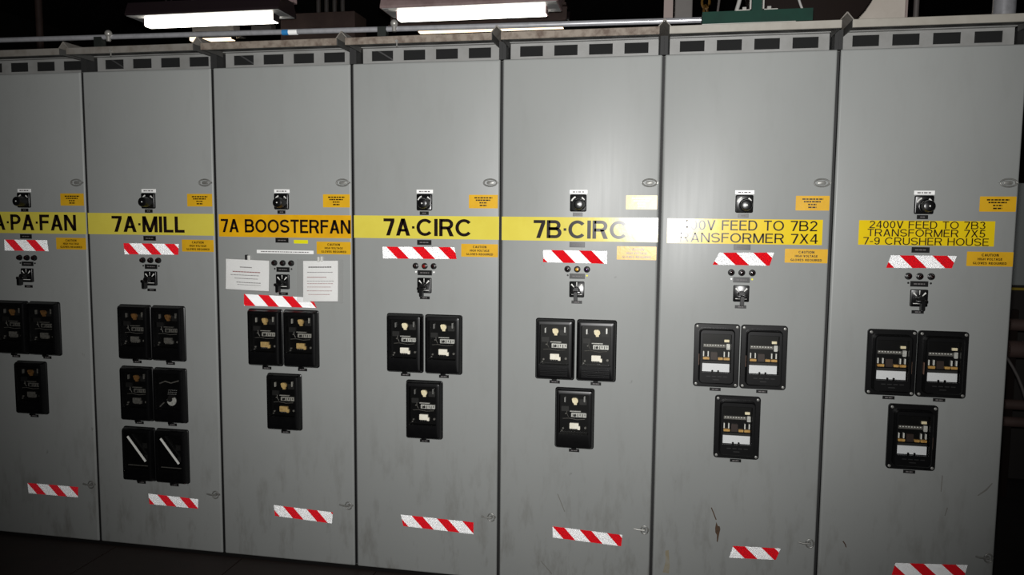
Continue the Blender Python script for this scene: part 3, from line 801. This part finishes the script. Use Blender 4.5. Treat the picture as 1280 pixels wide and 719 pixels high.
for c, q in enumerate(CABS):
    cab = thing('switchgear_cabinet', q['label'], 'cabinet', ((c - 1) * W, 0, 0), 'row of switchgear cabinets')
    put('body', BODY, cab)
    for g_ in GAP_STRIPS: put('door_gap_strip', g_, cab)
    door = put('door', DOOR, cab)
    put('latch', LATCH_T, door, (0.616, 0, 1.7455)); put('latch', LATCH_B, door, (0.616, 0, 0.2955))
    vp = put('vent_panel', VENT, cab); put('slot_backing', SCREEN, vp)
    if c in (1, 2, 3): put('vent_brace', BRACE, vp)
    rf = put('roof_canopy', ROOF, cab)
    lp = put('canopy_lip', LIPS[q['lip']], rf)
    for g_ in CAPS: put('seam_cap', g_, rf)
    for g_ in ROOF_GAP_FILLS: put('roof_gap_fill', g_, cab)
    if c in (1, 3):
        MB().cyl(0.245, 2.315, -0.110, -0.118, 0.006, n=10).box(0.243, 0.247, -0.114, -0.111, 2.294, 2.314).build('lip_bolt', 'bolt_grey', rf)
    # selector switch, lamps, control switch and their nameplates
    sw = put('selector_switch', SEL, cab); put('knob', SELKNOB, sw); put('dial_marks', SELMARK, sw)
    wl = put('switch_label', WLAB, cab); wl['label'] = 'small white label above the switch'
    put('printed_lines', WLABTXT, wl)
    for k in range(4):
        n_ = put('nameplate', NPM[k], cab); put('printed_lines', NPT[k], n_)
    for k in range(3):
        lm = put('indicator_lamp', LAMPM, cab, (0.2875 + 0.0405 * k, 0, 1.3885)); put('lens', LENS[q['lens'][k]], lm)
    put('screw', SCREW[q['scr'][0]], cab, (0.2885, 0, 1.3625)); put('screw', SCREW[q['scr'][1]], cab, (0.369, 0, 1.3625))
    cs = put('control_switch', CSW, cab); put('dial_marks', CSMARK, cs); put('pistol_grip', CSGRIP, cs)
    # stickers
    w1 = put('warning_label', WARN1, cab); w1['label'] = 'small orange-yellow printed warning sticker'
    put('printed_lines', WARN1T, w1)
    w2 = put('caution_label', WARN2, cab); w2['label'] = 'orange-yellow CAUTION HIGH VOLTAGE GLOVES REQUIRED sticker'
    put('lettering', text_mesh('CAUTION', 0.541, 0.600, 1.4695, 1.4795, -0.0013, 'ink_brown', 0.21), w2)
    put('lettering', text_mesh('HIGH VOLTAGE', 0.528, 0.613, 1.4545, 1.4635, -0.0013, 'ink_brown', 0.21), w2)
    put('lettering', text_mesh('GLOVES REQUIRED', 0.512, 0.629, 1.4390, 1.4480, -0.0013, 'ink_brown', 0.21), w2)
    # identification sign
    def sign(x0, x1, z0, z1, m_, lab, lines, ink='ink', wt=0.125):
        s_ = MB().slab(x0, x1, z0, z1, 0, -0.0009).build('sign_band', m_, cab); s_['label'] = lab
        for t, a, b_, za, zb in lines:
            put_letters(t, a, b_, za, zb, -0.0012, ink, s_, wt, 0.075 if wt > 0.14 else 0.10)
    if c == 0: sign(0.006, 0.654, 1.505, 1.607, 'band_yellow', 'yellow band with black A PA FAN lettering', [('7A' + MDOT + 'PA' + MDOT + 'FAN', 0.090, 0.602, 1.520, 1.595)], wt=0.172)
    if c == 1: sign(0.006, 0.654, 1.506, 1.605, 'band_yellow', 'yellow band with black 7A MILL lettering', [('7A' + MDOT + 'MILL', 0.131, 0.506, 1.518, 1.592)], wt=0.172)
    if c == 2: sign(0.018, 0.653, 1.503, 1.604, 'band_aged', 'aged orange-yellow band with black 7A BOOSTERFAN lettering', [('7A BOOSTERFAN', 0.028, 0.650, 1.523, 1.583)], wt=0.165)
    if c == 3: sign(0.006, 0.654, 1.506, 1.604, 'band_yellow', 'yellow band with black 7A CIRC lettering', [('7A' + MDOT + 'CIRC', 0.142, 0.537, 1.518, 1.592)], wt=0.172)
    if c == 4: sign(0.006, 0.654, 1.505, 1.604, 'band_yellow', 'yellow band with black 7B CIRC lettering', [('7B' + MDOT + 'CIRC', 0.142, 0.531, 1.516, 1.591)], wt=0.172)
    if c == 5: sign(0.031, 0.627, 1.503, 1.602, 'sign_yellow', 'yellow two-line 2400V FEED TO 7B2 sign', [('2400V FEED TO 7B2', 0.056, 0.607, 1.557, 1.597), ('TRANSFORMER 7X4', 0.046, 0.611, 1.508, 1.546)])
    if c == 6: sign(0.100, 0.581, 1.507, 1.602, 'sign_yellow', 'yellow three-line 2400V FEED TO 7B3 sign', [('2400V FEED TO 7B3', 0.138, 0.548, 1.5715, 1.600), ('TRANSFORMER 7X5', 0.132, 0.549, 1.5405, 1.569), ('7-9 CRUSHER HOUSE', 0.118, 0.563, 1.5085, 1.537)], ink='ink_brown', wt=0.125)
    # relays
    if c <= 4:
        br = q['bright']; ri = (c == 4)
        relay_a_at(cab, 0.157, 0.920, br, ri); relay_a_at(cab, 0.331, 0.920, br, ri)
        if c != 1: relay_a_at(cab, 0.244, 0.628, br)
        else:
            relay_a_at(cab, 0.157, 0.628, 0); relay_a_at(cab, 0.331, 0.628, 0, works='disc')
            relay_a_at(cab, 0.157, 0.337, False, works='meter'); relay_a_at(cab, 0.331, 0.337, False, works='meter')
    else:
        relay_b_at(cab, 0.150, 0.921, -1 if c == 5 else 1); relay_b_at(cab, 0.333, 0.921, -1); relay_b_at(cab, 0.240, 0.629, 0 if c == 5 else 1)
    # reflective tape
    hazard_tape(cab, *TOPT[c], 'red and white slanted-stripe tape below the sign' if c != 2 else 'red and white slanted-stripe tape just above the relays')
    hazard_tape(cab, *BOTT[c], 'red and white slanted-stripe tape near the floor')
    # individual wear
    if c == 2:
        MB().slab(0.382, 0.449, 1.477, 1.493, 0, -0.001).build('blank_tag', 'tag_yellow', cab)['label'] = 'small blank lemon-yellow tag'
        s_ = MB().slab(0.202, 0.475, 1.431, 1.446, 0, -0.0012).build('white_strip', 'white_plate', cab); s_['label'] = 'long narrow white label strip'
        put('printed_lines', bars([(0.222, 0.455, 1.4365, 0.004)], 'ink_grey', -0.0015), s_)
    if c == 4:
        MB().prism([(0.257, 0.421), (0.261, 0.421), (0.293, 0.344), (0.289, 0.344)], 0, -0.0002).build('scuff_mark', 'scuff', cab)
        MB().prism([(0.188, 0.116), (0.192, 0.116), (0.241, 0.063), (0.237, 0.061)], 0, -0.0002).build('scuff_mark', 'scuff', cab)
    if c == 5:
        MB().prism([(0.262, 0.352), (0.268, 0.336), (0.276, 0.334), (0.279, 0.322), (0.275, 0.302), (0.270, 0.266), (0.266, 0.268), (0.266, 0.296), (0.259, 0.308), (0.258, 0.326)][::-1], 0, -0.0003).build('paint_chip', 'chip_rust', cab)
        MB().prism([(0.238, 0.411), (0.242, 0.412), (0.263, 0.362), (0.259, 0.360)][::-1], 0, -0.0003).build('paint_chip', 'chip_rust', cab)
        MB().prism([(0.050, 0.115), (0.075, 0.112), (0.078, 0.150), (0.072, 0.214), (0.058, 0.210), (0.060, 0.160)], 0, -0.0002).build('stain', 'stain_tan', cab)
    if c == 6:
        MB().prism([(0.096, 0.312), (0.100, 0.315), (0.109, 0.302), (0.113, 0.288), (0.108, 0.290), (0.105, 0.300)][::-1], 0, -0.0003).build('paint_chip', 'chip_rust', cab)
        for p in ([(0.449, 0.611), (0.453, 0.610), (0.451, 0.545), (0.448, 0.545)], [(0.474, 0.484), (0.478, 0.482), (0.470, 0.449), (0.467, 0.449)], [(0.580, 0.541), (0.583, 0.538), (0.612, 0.562), (0.632, 0.592), (0.628, 0.593), (0.608, 0.567)]):
            MB().prism(p, 0, -0.0002).build('scuff_mark', 'scuff', cab)

# ------------------------------------------------------------------ papers hung on the booster-fan door
XB = 1 * W
def sheet(x0, x1, z0, z1, y0, bow, material, name, parent, skew=0.0, nx=10, nz=8, th=0.0006):
    b = MB(); vs = []; fs = []
    for i in range(nx + 1):
        for j in range(nz + 1):
            u, v = i / nx, j / nz
            x = x0 + (x1 - x0) * u; z = z0 + (z1 - z0) * v + skew * (u - 0.5)
            y = y0 - bow * (1 - v) ** 1.5 - bow * 0.5 * math.sin(3.1 * u) * (1 - v)
            vs.append((x, y, z))
    for i in range(nx):
        for j in range(nz):
            a = i * (nz + 1) + j
            fs.append((a, a + nz + 1, a + nz + 2, a + 1))
    n = len(vs)
    vs += [(x, y + th, z) for x, y, z in vs]; fs += [tuple(n + k for k in reversed(f)) for f in fs]
    b._add(vs, fs)
    o = b.build(name, material, parent, smooth=60, fixn=False)
    return o
def print_on(rows, y0, bow, x0, x1, z0, z1, skew, parent, material):
    b = MB()
    for xa, xb, z, h in rows:
        n = 10
        for k in range(n):
            pa, pb = xa + (xb - xa) * k / n, xa + (xb - xa) * (k + 0.86) / n
            vs = []
            for x, zz in ((pa, z), (pb, z), (pb, z + h), (pa, z + h)):
                u = (x - x0) / (x1 - x0); v = (zz - z0) / (z1 - z0)
                y = y0 - bow * (1 - v) ** 1.5 - bow * 0.5 * math.sin(3.1 * u) * (1 - v)
                vs.append((x, y - 0.0006, zz + skew * (u - 0.5)))
            b._add(vs, [(0, 1, 2, 3)])
    return b.build('printed_lines', material, parent, fixn=False)
pl = thing('notice_sheet', 'wide white notice in a clear sleeve hung left of the lamps', 'paper', (XB + 0.154, 0, 1.33), 'papers hung on the booster fan door')
ox, oz = XB + 0.154, 1.33
sheet(0.051 - .154, 0.262 - .154, 1.264 - oz, 1.400 - oz, -0.004, 0.008, 'paper', 'paper', pl, -0.005)
print_on([(0.120 - .154, 0.180 - .154, 1.364 - oz, 0.004)], -0.004, 0.008, 0.051 - .154, 0.262 - .154, 1.264 - oz, 1.400 - oz, -0.005, pl, 'ink_grey')
print_on([(0.085 - .154, 0.222 - .154, 1.343 - oz, 0.004)], -0.004, 0.008, 0.051 - .154, 0.262 - .154, 1.264 - oz, 1.400 - oz, -0.005, pl, 'ink_red')
print_on([(0.075 - .154, 0.215 - .154, 1.329 - oz, 0.0025), (0.095 - .154, 0.21 - .154, 1.314 - oz, 0.0025), (0.105 - .154, 0.225 - .154, 1.296 - oz, 0.003), (0.110 - .154, 0.225 - .154, 1.286 - oz, 0.002)], -0.004, 0.008, 0.051 - .154, 0.262 - .154, 1.264 - oz, 1.400 - oz, -0.005, pl, 'ink_grey')
sheet(0.046 - .154, 0.268 - .154, 1.258 - oz, 1.407 - oz, -0.0058, 0.0085, 'film', 'plastic_sleeve', pl, -0.005)
MB().slab(-0.005, 0.006, 0.070, 0.093, -0.0002, -0.012, 0.002, 0.001).build('magnet_clip', 'magnet', pl)
MB().slab(0.006, 0.016, 0.068, 0.090, 0, -0.010, 0.002, 0.001).build('clip_tab', 'clear_clip', pl)
pr = thing('notice_sheet', 'tall white notice in a clear sleeve hung right of the lamps', 'paper', (XB + 0.509, 0, 1.31), 'papers hung on the booster fan door')
ox, oz = 0.509, 1.31
sheet(0.427 - ox, 0.591 - ox, 1.223 - oz, 1.402 - oz, -0.005, 0.006, 'paper', 'paper', pr, 0.004)
A = (-0.005, 0.006, 0.427 - ox, 0.591 - ox, 1.223 - oz, 1.402 - oz, 0.004, pr)
print_on([(0.452 - ox, 0.562 - ox, 1.372 - oz, 0.0045)], *A, 'ink')
print_on([(0.446 - ox, 0.568 - ox, 1.350 - oz, 0.0025), (0.446 - ox, 0.574 - ox, 1.311 - oz, 0.002)], *A, 'ink_grey')
print_on([(0.446 - ox, 0.538 - ox, 1.328 - oz, 0.003), (0.446 - ox, 0.570 - ox, 1.300 - oz, 0.002), (0.446 - ox, 0.560 - ox, 1.285 - oz, 0.002), (0.446 - ox, 0.566 - ox, 1.268 - oz, 0.002), (0.452 - ox, 0.555 - ox, 1.252 - oz, 0.002)], *A, 'ink_red')
sheet(0.398 - ox, 0.618 - ox, 1.216 - oz, 1.409 - oz, -0.0068, 0.0065, 'film', 'plastic_sleeve', pr, 0.002)
MB().slab(-0.012, -0.002, 0.086, 0.110, 0, -0.012, 0.002, 0.001).slab(0.002, 0.012, 0.088, 0.112, 0, -0.010, 0.002, 0.001).build('magnet_clip', 'clear_clip', pr)

# ------------------------------------------------------------------ on the cabinet roofs
cd = thing('conduit', 'long thin metal conduit running along the cabinet tops', 'pipe', (1.0, 0.0, 2.338))
MB().tube([(-2.0, 0, 2.414 - 2.338), (-0.4, 0, 0.063), (0.8, 0, 0.0515), (1.785, 0, 0.0435)], 0.0115, 14).build('pipe', 'conduit_metal', cd, smooth=50)
for x, zc in ((0.135 - 1.0, 0.056), (1.495 - 1.0, 0.052)):
    b = MB(); b.box(x - 0.050, x - 0.012, -0.016, 0.016, 0.0, zc + 0.010); b.build('clamp', 'clamp_dark', cd)
    b = MB(); b.tube([(x + 0.024, -0.012, zc - 0.012), (x + 0.024, -0.012, zc + 0.014)], 0.010, 10)
    o = b.build('clamp_screw', 'bolt_grey', cd, smooth=50)
    b = MB()
    prof = [(0.0165 * math.cos(math.radians(a)), 0.0165 * math.sin(math.radians(a))) for a in range(-60, 91, 15)]
    vs = []; fs = []; n = 14
    for rr, zz in prof:
        for i in range(n):
            t = 2 * math.pi * i / n; vs.append((x + 0.024 + rr * math.cos(t), -0.012 + rr * math.sin(t), zc + 0.022 + zz))
    for k in range(len(prof) - 1):
        for i in range(n): fs.append((k * n + i, k * n + (i + 1) % n, (k + 1) * n + (i + 1) % n, (k + 1) * n + i))
    fs.append(tuple(reversed(range(n))))
    b._add(vs, fs); b.build('dome_nut', 'bolt_grey', cd, smooth=60)
MB().tube([(1.005 - 1.0, 0, 0.0575), (1.035 - 1.0, 0, 0.0572)], 0.0128, 12).build('tape_wrap', 'blue_tape', cd, smooth=50)
MB().tube([(1.035 - 1.0, 0, 0.0572), (1.075 - 1.0, 0, 0.0568)], 0.0126, 12).build('tape_wrap', 'white_plate', cd, smooth=50)

hb = thing('lifting_beam', 'dark green steel beam with upright web on the cabinet roof', 'beam', (2.98, -0.02, 2.338))
MB().box(-0.200, 0.200, -0.082, 0.06, 0.003, 0.048).build('beam', 'green_paint', hb)
MB().box(-0.018, 0.018, -0.070, -0.055, 0.048, 0.62).build('web_plate', 'green_paint', hb)
MB().box(-0.200, 0.140, -0.083, -0.060, 0.0, 0.003).build('foot_strip', 'galvanised', hb)
for s in (-1, 1):
    b = MB(); b.box(min(s * 0.021, s * 0.026), max(s * 0.021, s * 0.026), -0.075, -0.045, 0.048, 0.100)
    b.box(min(s * 0.021, s * 0.075), max(s * 0.021, s * 0.075), -0.075, -0.045, 0.048, 0.053)
    b.build('angle_bracket', 'galvanised', hb)
    MB().box(s * 0.045 - 0.007, s * 0.045 + 0.007, -0.068, -0.054, 0.053, 0.064).build('bolt', 'bolt_grey', hb)

# ------------------------------------------------------------------ beyond: lamps, ducts and steelwork
def fixture(x0, x1, yn, yf, z, body, diff, label, ceil=5.2, warm=False):
    cx_ = (x0 + x1) / 2; cy_ = (yn + yf) / 2; hw = (yf - yn) / 2; L = (x1 - x0) / 2
    t = thing('fluorescent_light', label, 'ceiling light', (cx_, cy_, z), 'fluorescent lights above the cabinets')
    H = L + 0.11                                   # the channel housing overhangs the lens at both ends
    b = MB(); b.xprism([(-hw, 0.068), (hw, 0.068), (hw, 0.086), (hw * .72, 0.185), (-hw * .72, 0.185), (-hw, 0.086)], -H, H)
    b.build('channel_housing', body, t)
    b = MB(); b.xprism([(-hw * .30, 0.064), (-hw * .30, 0.008), (-hw * .24, 0.0), (hw * .24, 0.0), (hw * .30, 0.008), (hw * .30, 0.064)], -L, L)
    d_ = b.build('diffuser', diff, t); d_['label'] = 'glowing white diffuser'
    MB().box(-H + 0.01, H - 0.01, -hw + 0.01, hw - 0.01, 0.0646, 0.0678).build('reflector_pan', 'white_plate', t)
    for s in (-1, 1):
        b = MB(); b.xprism([(-hw * .32, 0.064), (-hw * .32, 0.006), (hw * .32, 0.006), (hw * .32, 0.064)], s * (L + 0.006) - 0.005, s * (L + 0.006) + 0.005); b.build('end_cap', body, t)
        MB().box(s * L * 0.7 - 0.006, s * L * 0.7 + 0.006, -0.006, 0.006, 0.185, ceil - z).build('hanger_rod', 'rod', t)
    return t
fixture(-1.82, -0.61, 2.90, 3.22, 3.236, 'fixture_dark', 'diffuser', 'bright fluorescent light in dark housing, upper left above 7A MILL')
fixture(0.49, 1.71, 2.90, 3.22, 3.205, 'fixture_pink', 'diffuser', 'bright fluorescent light in pinkish housing, top centre above 7A CIRC')
fixture(-0.83, 1.25, 7.60, 8.0, 4.235, 'fixture_dark', 'diffuser_warm', 'distant warm fluorescent strip showing just above the 7A CIRC canopy')
fixture(-4.45, -3.76, 7.60, 8.0, 4.235, 'fixture_dark', 'diffuser_warm', 'distant warm fluorescent strip showing just above the 7A MILL canopy')

rc_ = thing('cable_channel', 'rust-streaked cable channel above the left fluorescent light', 'channel', (-1.25, 3.30, 3.455))
MB().box(-0.72, 0.70, -0.04, 0.04, 0.0, 0.006).box(-0.72, 0.70, -0.04, -0.034, 0.006, 0.05).box(-0.72, 0.70, 0.034, 0.04, 0.006, 0.05).build('tray', 'fixture_pink', rc_)
for x in (-0.5, 0.5): MB().box(x - 0.006, x + 0.006, -0.006, 0.006, 0.006, 1.745).build('hanger_rod', 'rod', rc_)
tag(MB().slab(-2.00, -1.55, 3.385, 5.199, 4.12, 4.0, 0.004, 0.003).build('drop_duct', 'duct_white'), 'pale square duct dropping from the ceiling under the left fluorescent light', 'duct')
tag(MB().slab(-1.36, -1.15, 3.39, 5.199, 4.1, 4.0, 0.004, 0.003).build('drop_duct', 'grey_steel'), 'narrow grey duct drop right of the pale square duct', 'duct')
bx_ = thing('breaker_box', 'dim brown electrical box with vertical pipes above, between the lights', 'electrical box', (-0.67, 4.2, 0))
MB().slab(-0.38, 0.39, 3.30, 3.56, 0.1, -0.2, 0.01, 0.006).build('box', 'brown_steel', bx_)
for k in range(4):
    x = -0.07 + k * 0.085
    MB().tube([(x, 0, 3.56), (x, 0, 5.19)], 0.022, 10).build('riser_pipe', 'cable_grey', bx_, smooth=50)
be = thing('steel_beam', 'reddish brown steel beam behind the centre fluorescent light', 'beam', (0.9, 4.1, 3.40))
MB().box(-0.85, 0.85, -0.08, 0.08, 0.0, 0.02).box(-0.85, 0.85, -0.08, 0.08, 0.14, 0.16).box(-0.85, 0.85, -0.01, 0.01, 0.02, 0.14).build('i_beam', 'brown_steel', be)
for x in (-0.8, 0.8): MB().box(x - 0.03, x + 0.03, -0.03, 0.03, 0.16, 1.8).build('hanger', 'brown_steel', be)
tag(MB().tube([(-3.75, 4.0, 0.0), (-3.75, 4.0, 5.19)], 0.035, 12).build('riser_pipe', 'brown_steel', smooth=50), 'thin dark vertical pipe at far left', 'pipe')

# right-hand clutter behind and on the roofs
zr = 2.338
po = thing('steel_post', 'pinkish grey channel post behind the 7B CIRC cabinet top', 'post', (2.655, 0.62, 2.3668))
MB().box(-0.021, 0.021, -0.003, 0.003, 0.0, 1.4).box(-0.021, -0.017, 0.003, 0.03, 0, 1.4).box(0.017, 0.021, 0.003, 0.03, 0, 1.4).build('channel', 'pink_grey', po)
gp = thing('junction_box', 'dim grey junction box beside the channel post', 'electrical box', (2.725, 0.70, zr))
MB().slab(-0.040, 0.042, 0.0, 0.55, 0.06, -0.05, 0.005, 0.004).build('box', 'grey_steel', gp)
MB().slab(-0.034, 0.036, 0.02, 0.53, -0.05, -0.054, 0.004).build('cover', 'grey_steel', gp)
ch = thing('hoist_chain', 'dirty yellow chain hanging left of the green beam', 'chain', (2.822, 0.55, zr))
for k in range(14):
    z = 0.012 + k * 0.045
    ring = []
    for i in range(14):
        t = 2 * math.pi * i / 14
        a, h = 0.017 * math.cos(t), 0.030 * math.sin(t)
        ring.append((a, 0, z + 0.02 + h) if k % 2 else (a * 0.5, a * 0.86, z + 0.02 + h))
    MB().tube(ring, 0.006, 6, closed=True).build('chain_link', 'chain_yellow', ch, smooth=50)
def arc(p0, p1, p2, n=14):
    p0, p1, p2 = Vector(p0), Vector(p1), Vector(p2)
    return [tuple((1 - t) ** 2 * p0 + 2 * t * (1 - t) * p1 + t * t * p2) for t in [i / n for i in range(n + 1)]]
tag(MB().tube(arc((2.86, 0.30, zr + 0.012), (2.97, 0.30, zr + 0.08), (2.99, 0.32, zr + 0.55)), 0.009, 8).build('cable', 'cable_white', smooth=50), 'white curved cable left of the green beam web', 'cable')
tag(MB().tube(arc((2.84, 0.62, zr + 0.008), (2.90, 0.62, zr + 0.20), (2.905, 0.64, zr + 0.7)), 0.006, 8).build('cable', 'cable_grey', smooth=50), 'thin grey cable between the chain and white cable', 'cable')
tag(MB().tube(arc((3.245, 0.12, zr + 0.006), (3.13, 0.14, zr + 0.09), (3.10, 0.20, zr + 0.6)), 0.005, 8).build('cable', 'cable_white', smooth=50), 'thin pale cable right of the green beam', 'cable')
dr = thing('cable_drum', 'dark brown round drum left of the white duct', 'drum', (3.25, 0.33, zr))
MB().cyl(0.0, 0.292, 0.20, -0.02, 0.260, n=40, bev=0.01).cyl(0.0, 0.292, -0.02, -0.05, 0.08, n=24).build('drum', 'drum_brown', dr, smooth=40)
MB().box(-0.12, 0.0, 0.0, 0.18, 0.0, 0.05).build('cradle', 'drum_brown', dr)
du = thing('air_duct', 'pale grey sheet-metal duct with slanted side on the right roof', 'duct', (3.60, 0.60, zr))
MB().yprism([(-0.155, 0.0), (0.098, 0.0), (0.098, 0.9), (0.10, 0.95), (0.02, 0.95), (0.0, 0.5)], 0.42, 0.0).build('duct', 'duct_white', du)
MB().box(0.090, 0.100, -0.006, 0.42, 0.0, 0.9).build('corner_angle', 'pink_grey', du)
tag(MB().tube([(3.742, 0.62, zr), (3.742, 0.62, zr + 1.2)], 0.012, 10).build('riser_pipe', 'cable_grey', smooth=50), 'thin grey riser pipe right of the pale duct', 'pipe')
sp = thing('exhaust_pipe', 'shiny silver vertical pipe above the rightmost cabinet', 'pipe', (4.10, 0.62, zr))
MB().tube([(0, 0, 0), (0, 0, 5.19 - zr)], 0.046, 24).build('pipe', 'conduit_metal', sp, smooth=50)

# right of the row
wc = thing('wall_cabinet', 'grey wall cabinet with yellow stripe at the right edge', 'cabinet', (5.05, 2.0, 0))
MB().slab(-0.40, 0.40, 1.215, 1.835, 0.35, 0.0, 0.006, 0.004).build('body', 'panel_grey', wc)
MB().slab(-0.40, 0.40, 1.185, 1.200, 0.35, 0.0).build('stripe', 'stripe_yellow', wc)
MB().box(-0.38, 0.38, 0.02, 0.35, 0.0, 1.185).box(-0.38, 0.38, 0.02, 0.35, 1.200, 1.215).build('stand', 'dark_wall', wc)
pb = thing('pipe_rack', 'dim brown horizontal pipes in the dark right of the cabinets', 'pipes', (4.95, 1.6, 0))
for z, r in ((0.46, 0.03), (0.56, 0.03), (0.88, 0.05), (1.02, 0.035)):
    MB().tube([(-0.35, 0, z), (0.55, 0, z)], r, 12).build('pipe', 'brown_steel', pb, smooth=50)
for x in (-0.3, 0.5): MB().box(x - 0.02, x + 0.02, 0.05, 0.09, 0.0, 1.1).build('upright', 'drum_brown', pb)
tag(MB().tube(arc((4.62, 1.2, 0.01), (4.62, 1.2, 0.75), (4.40, 1.25, 0.95)), 0.008, 8).build('cable', 'cable_grey', smooth=50), 'thin grey cable hanging in the dark at the lower right', 'cable')
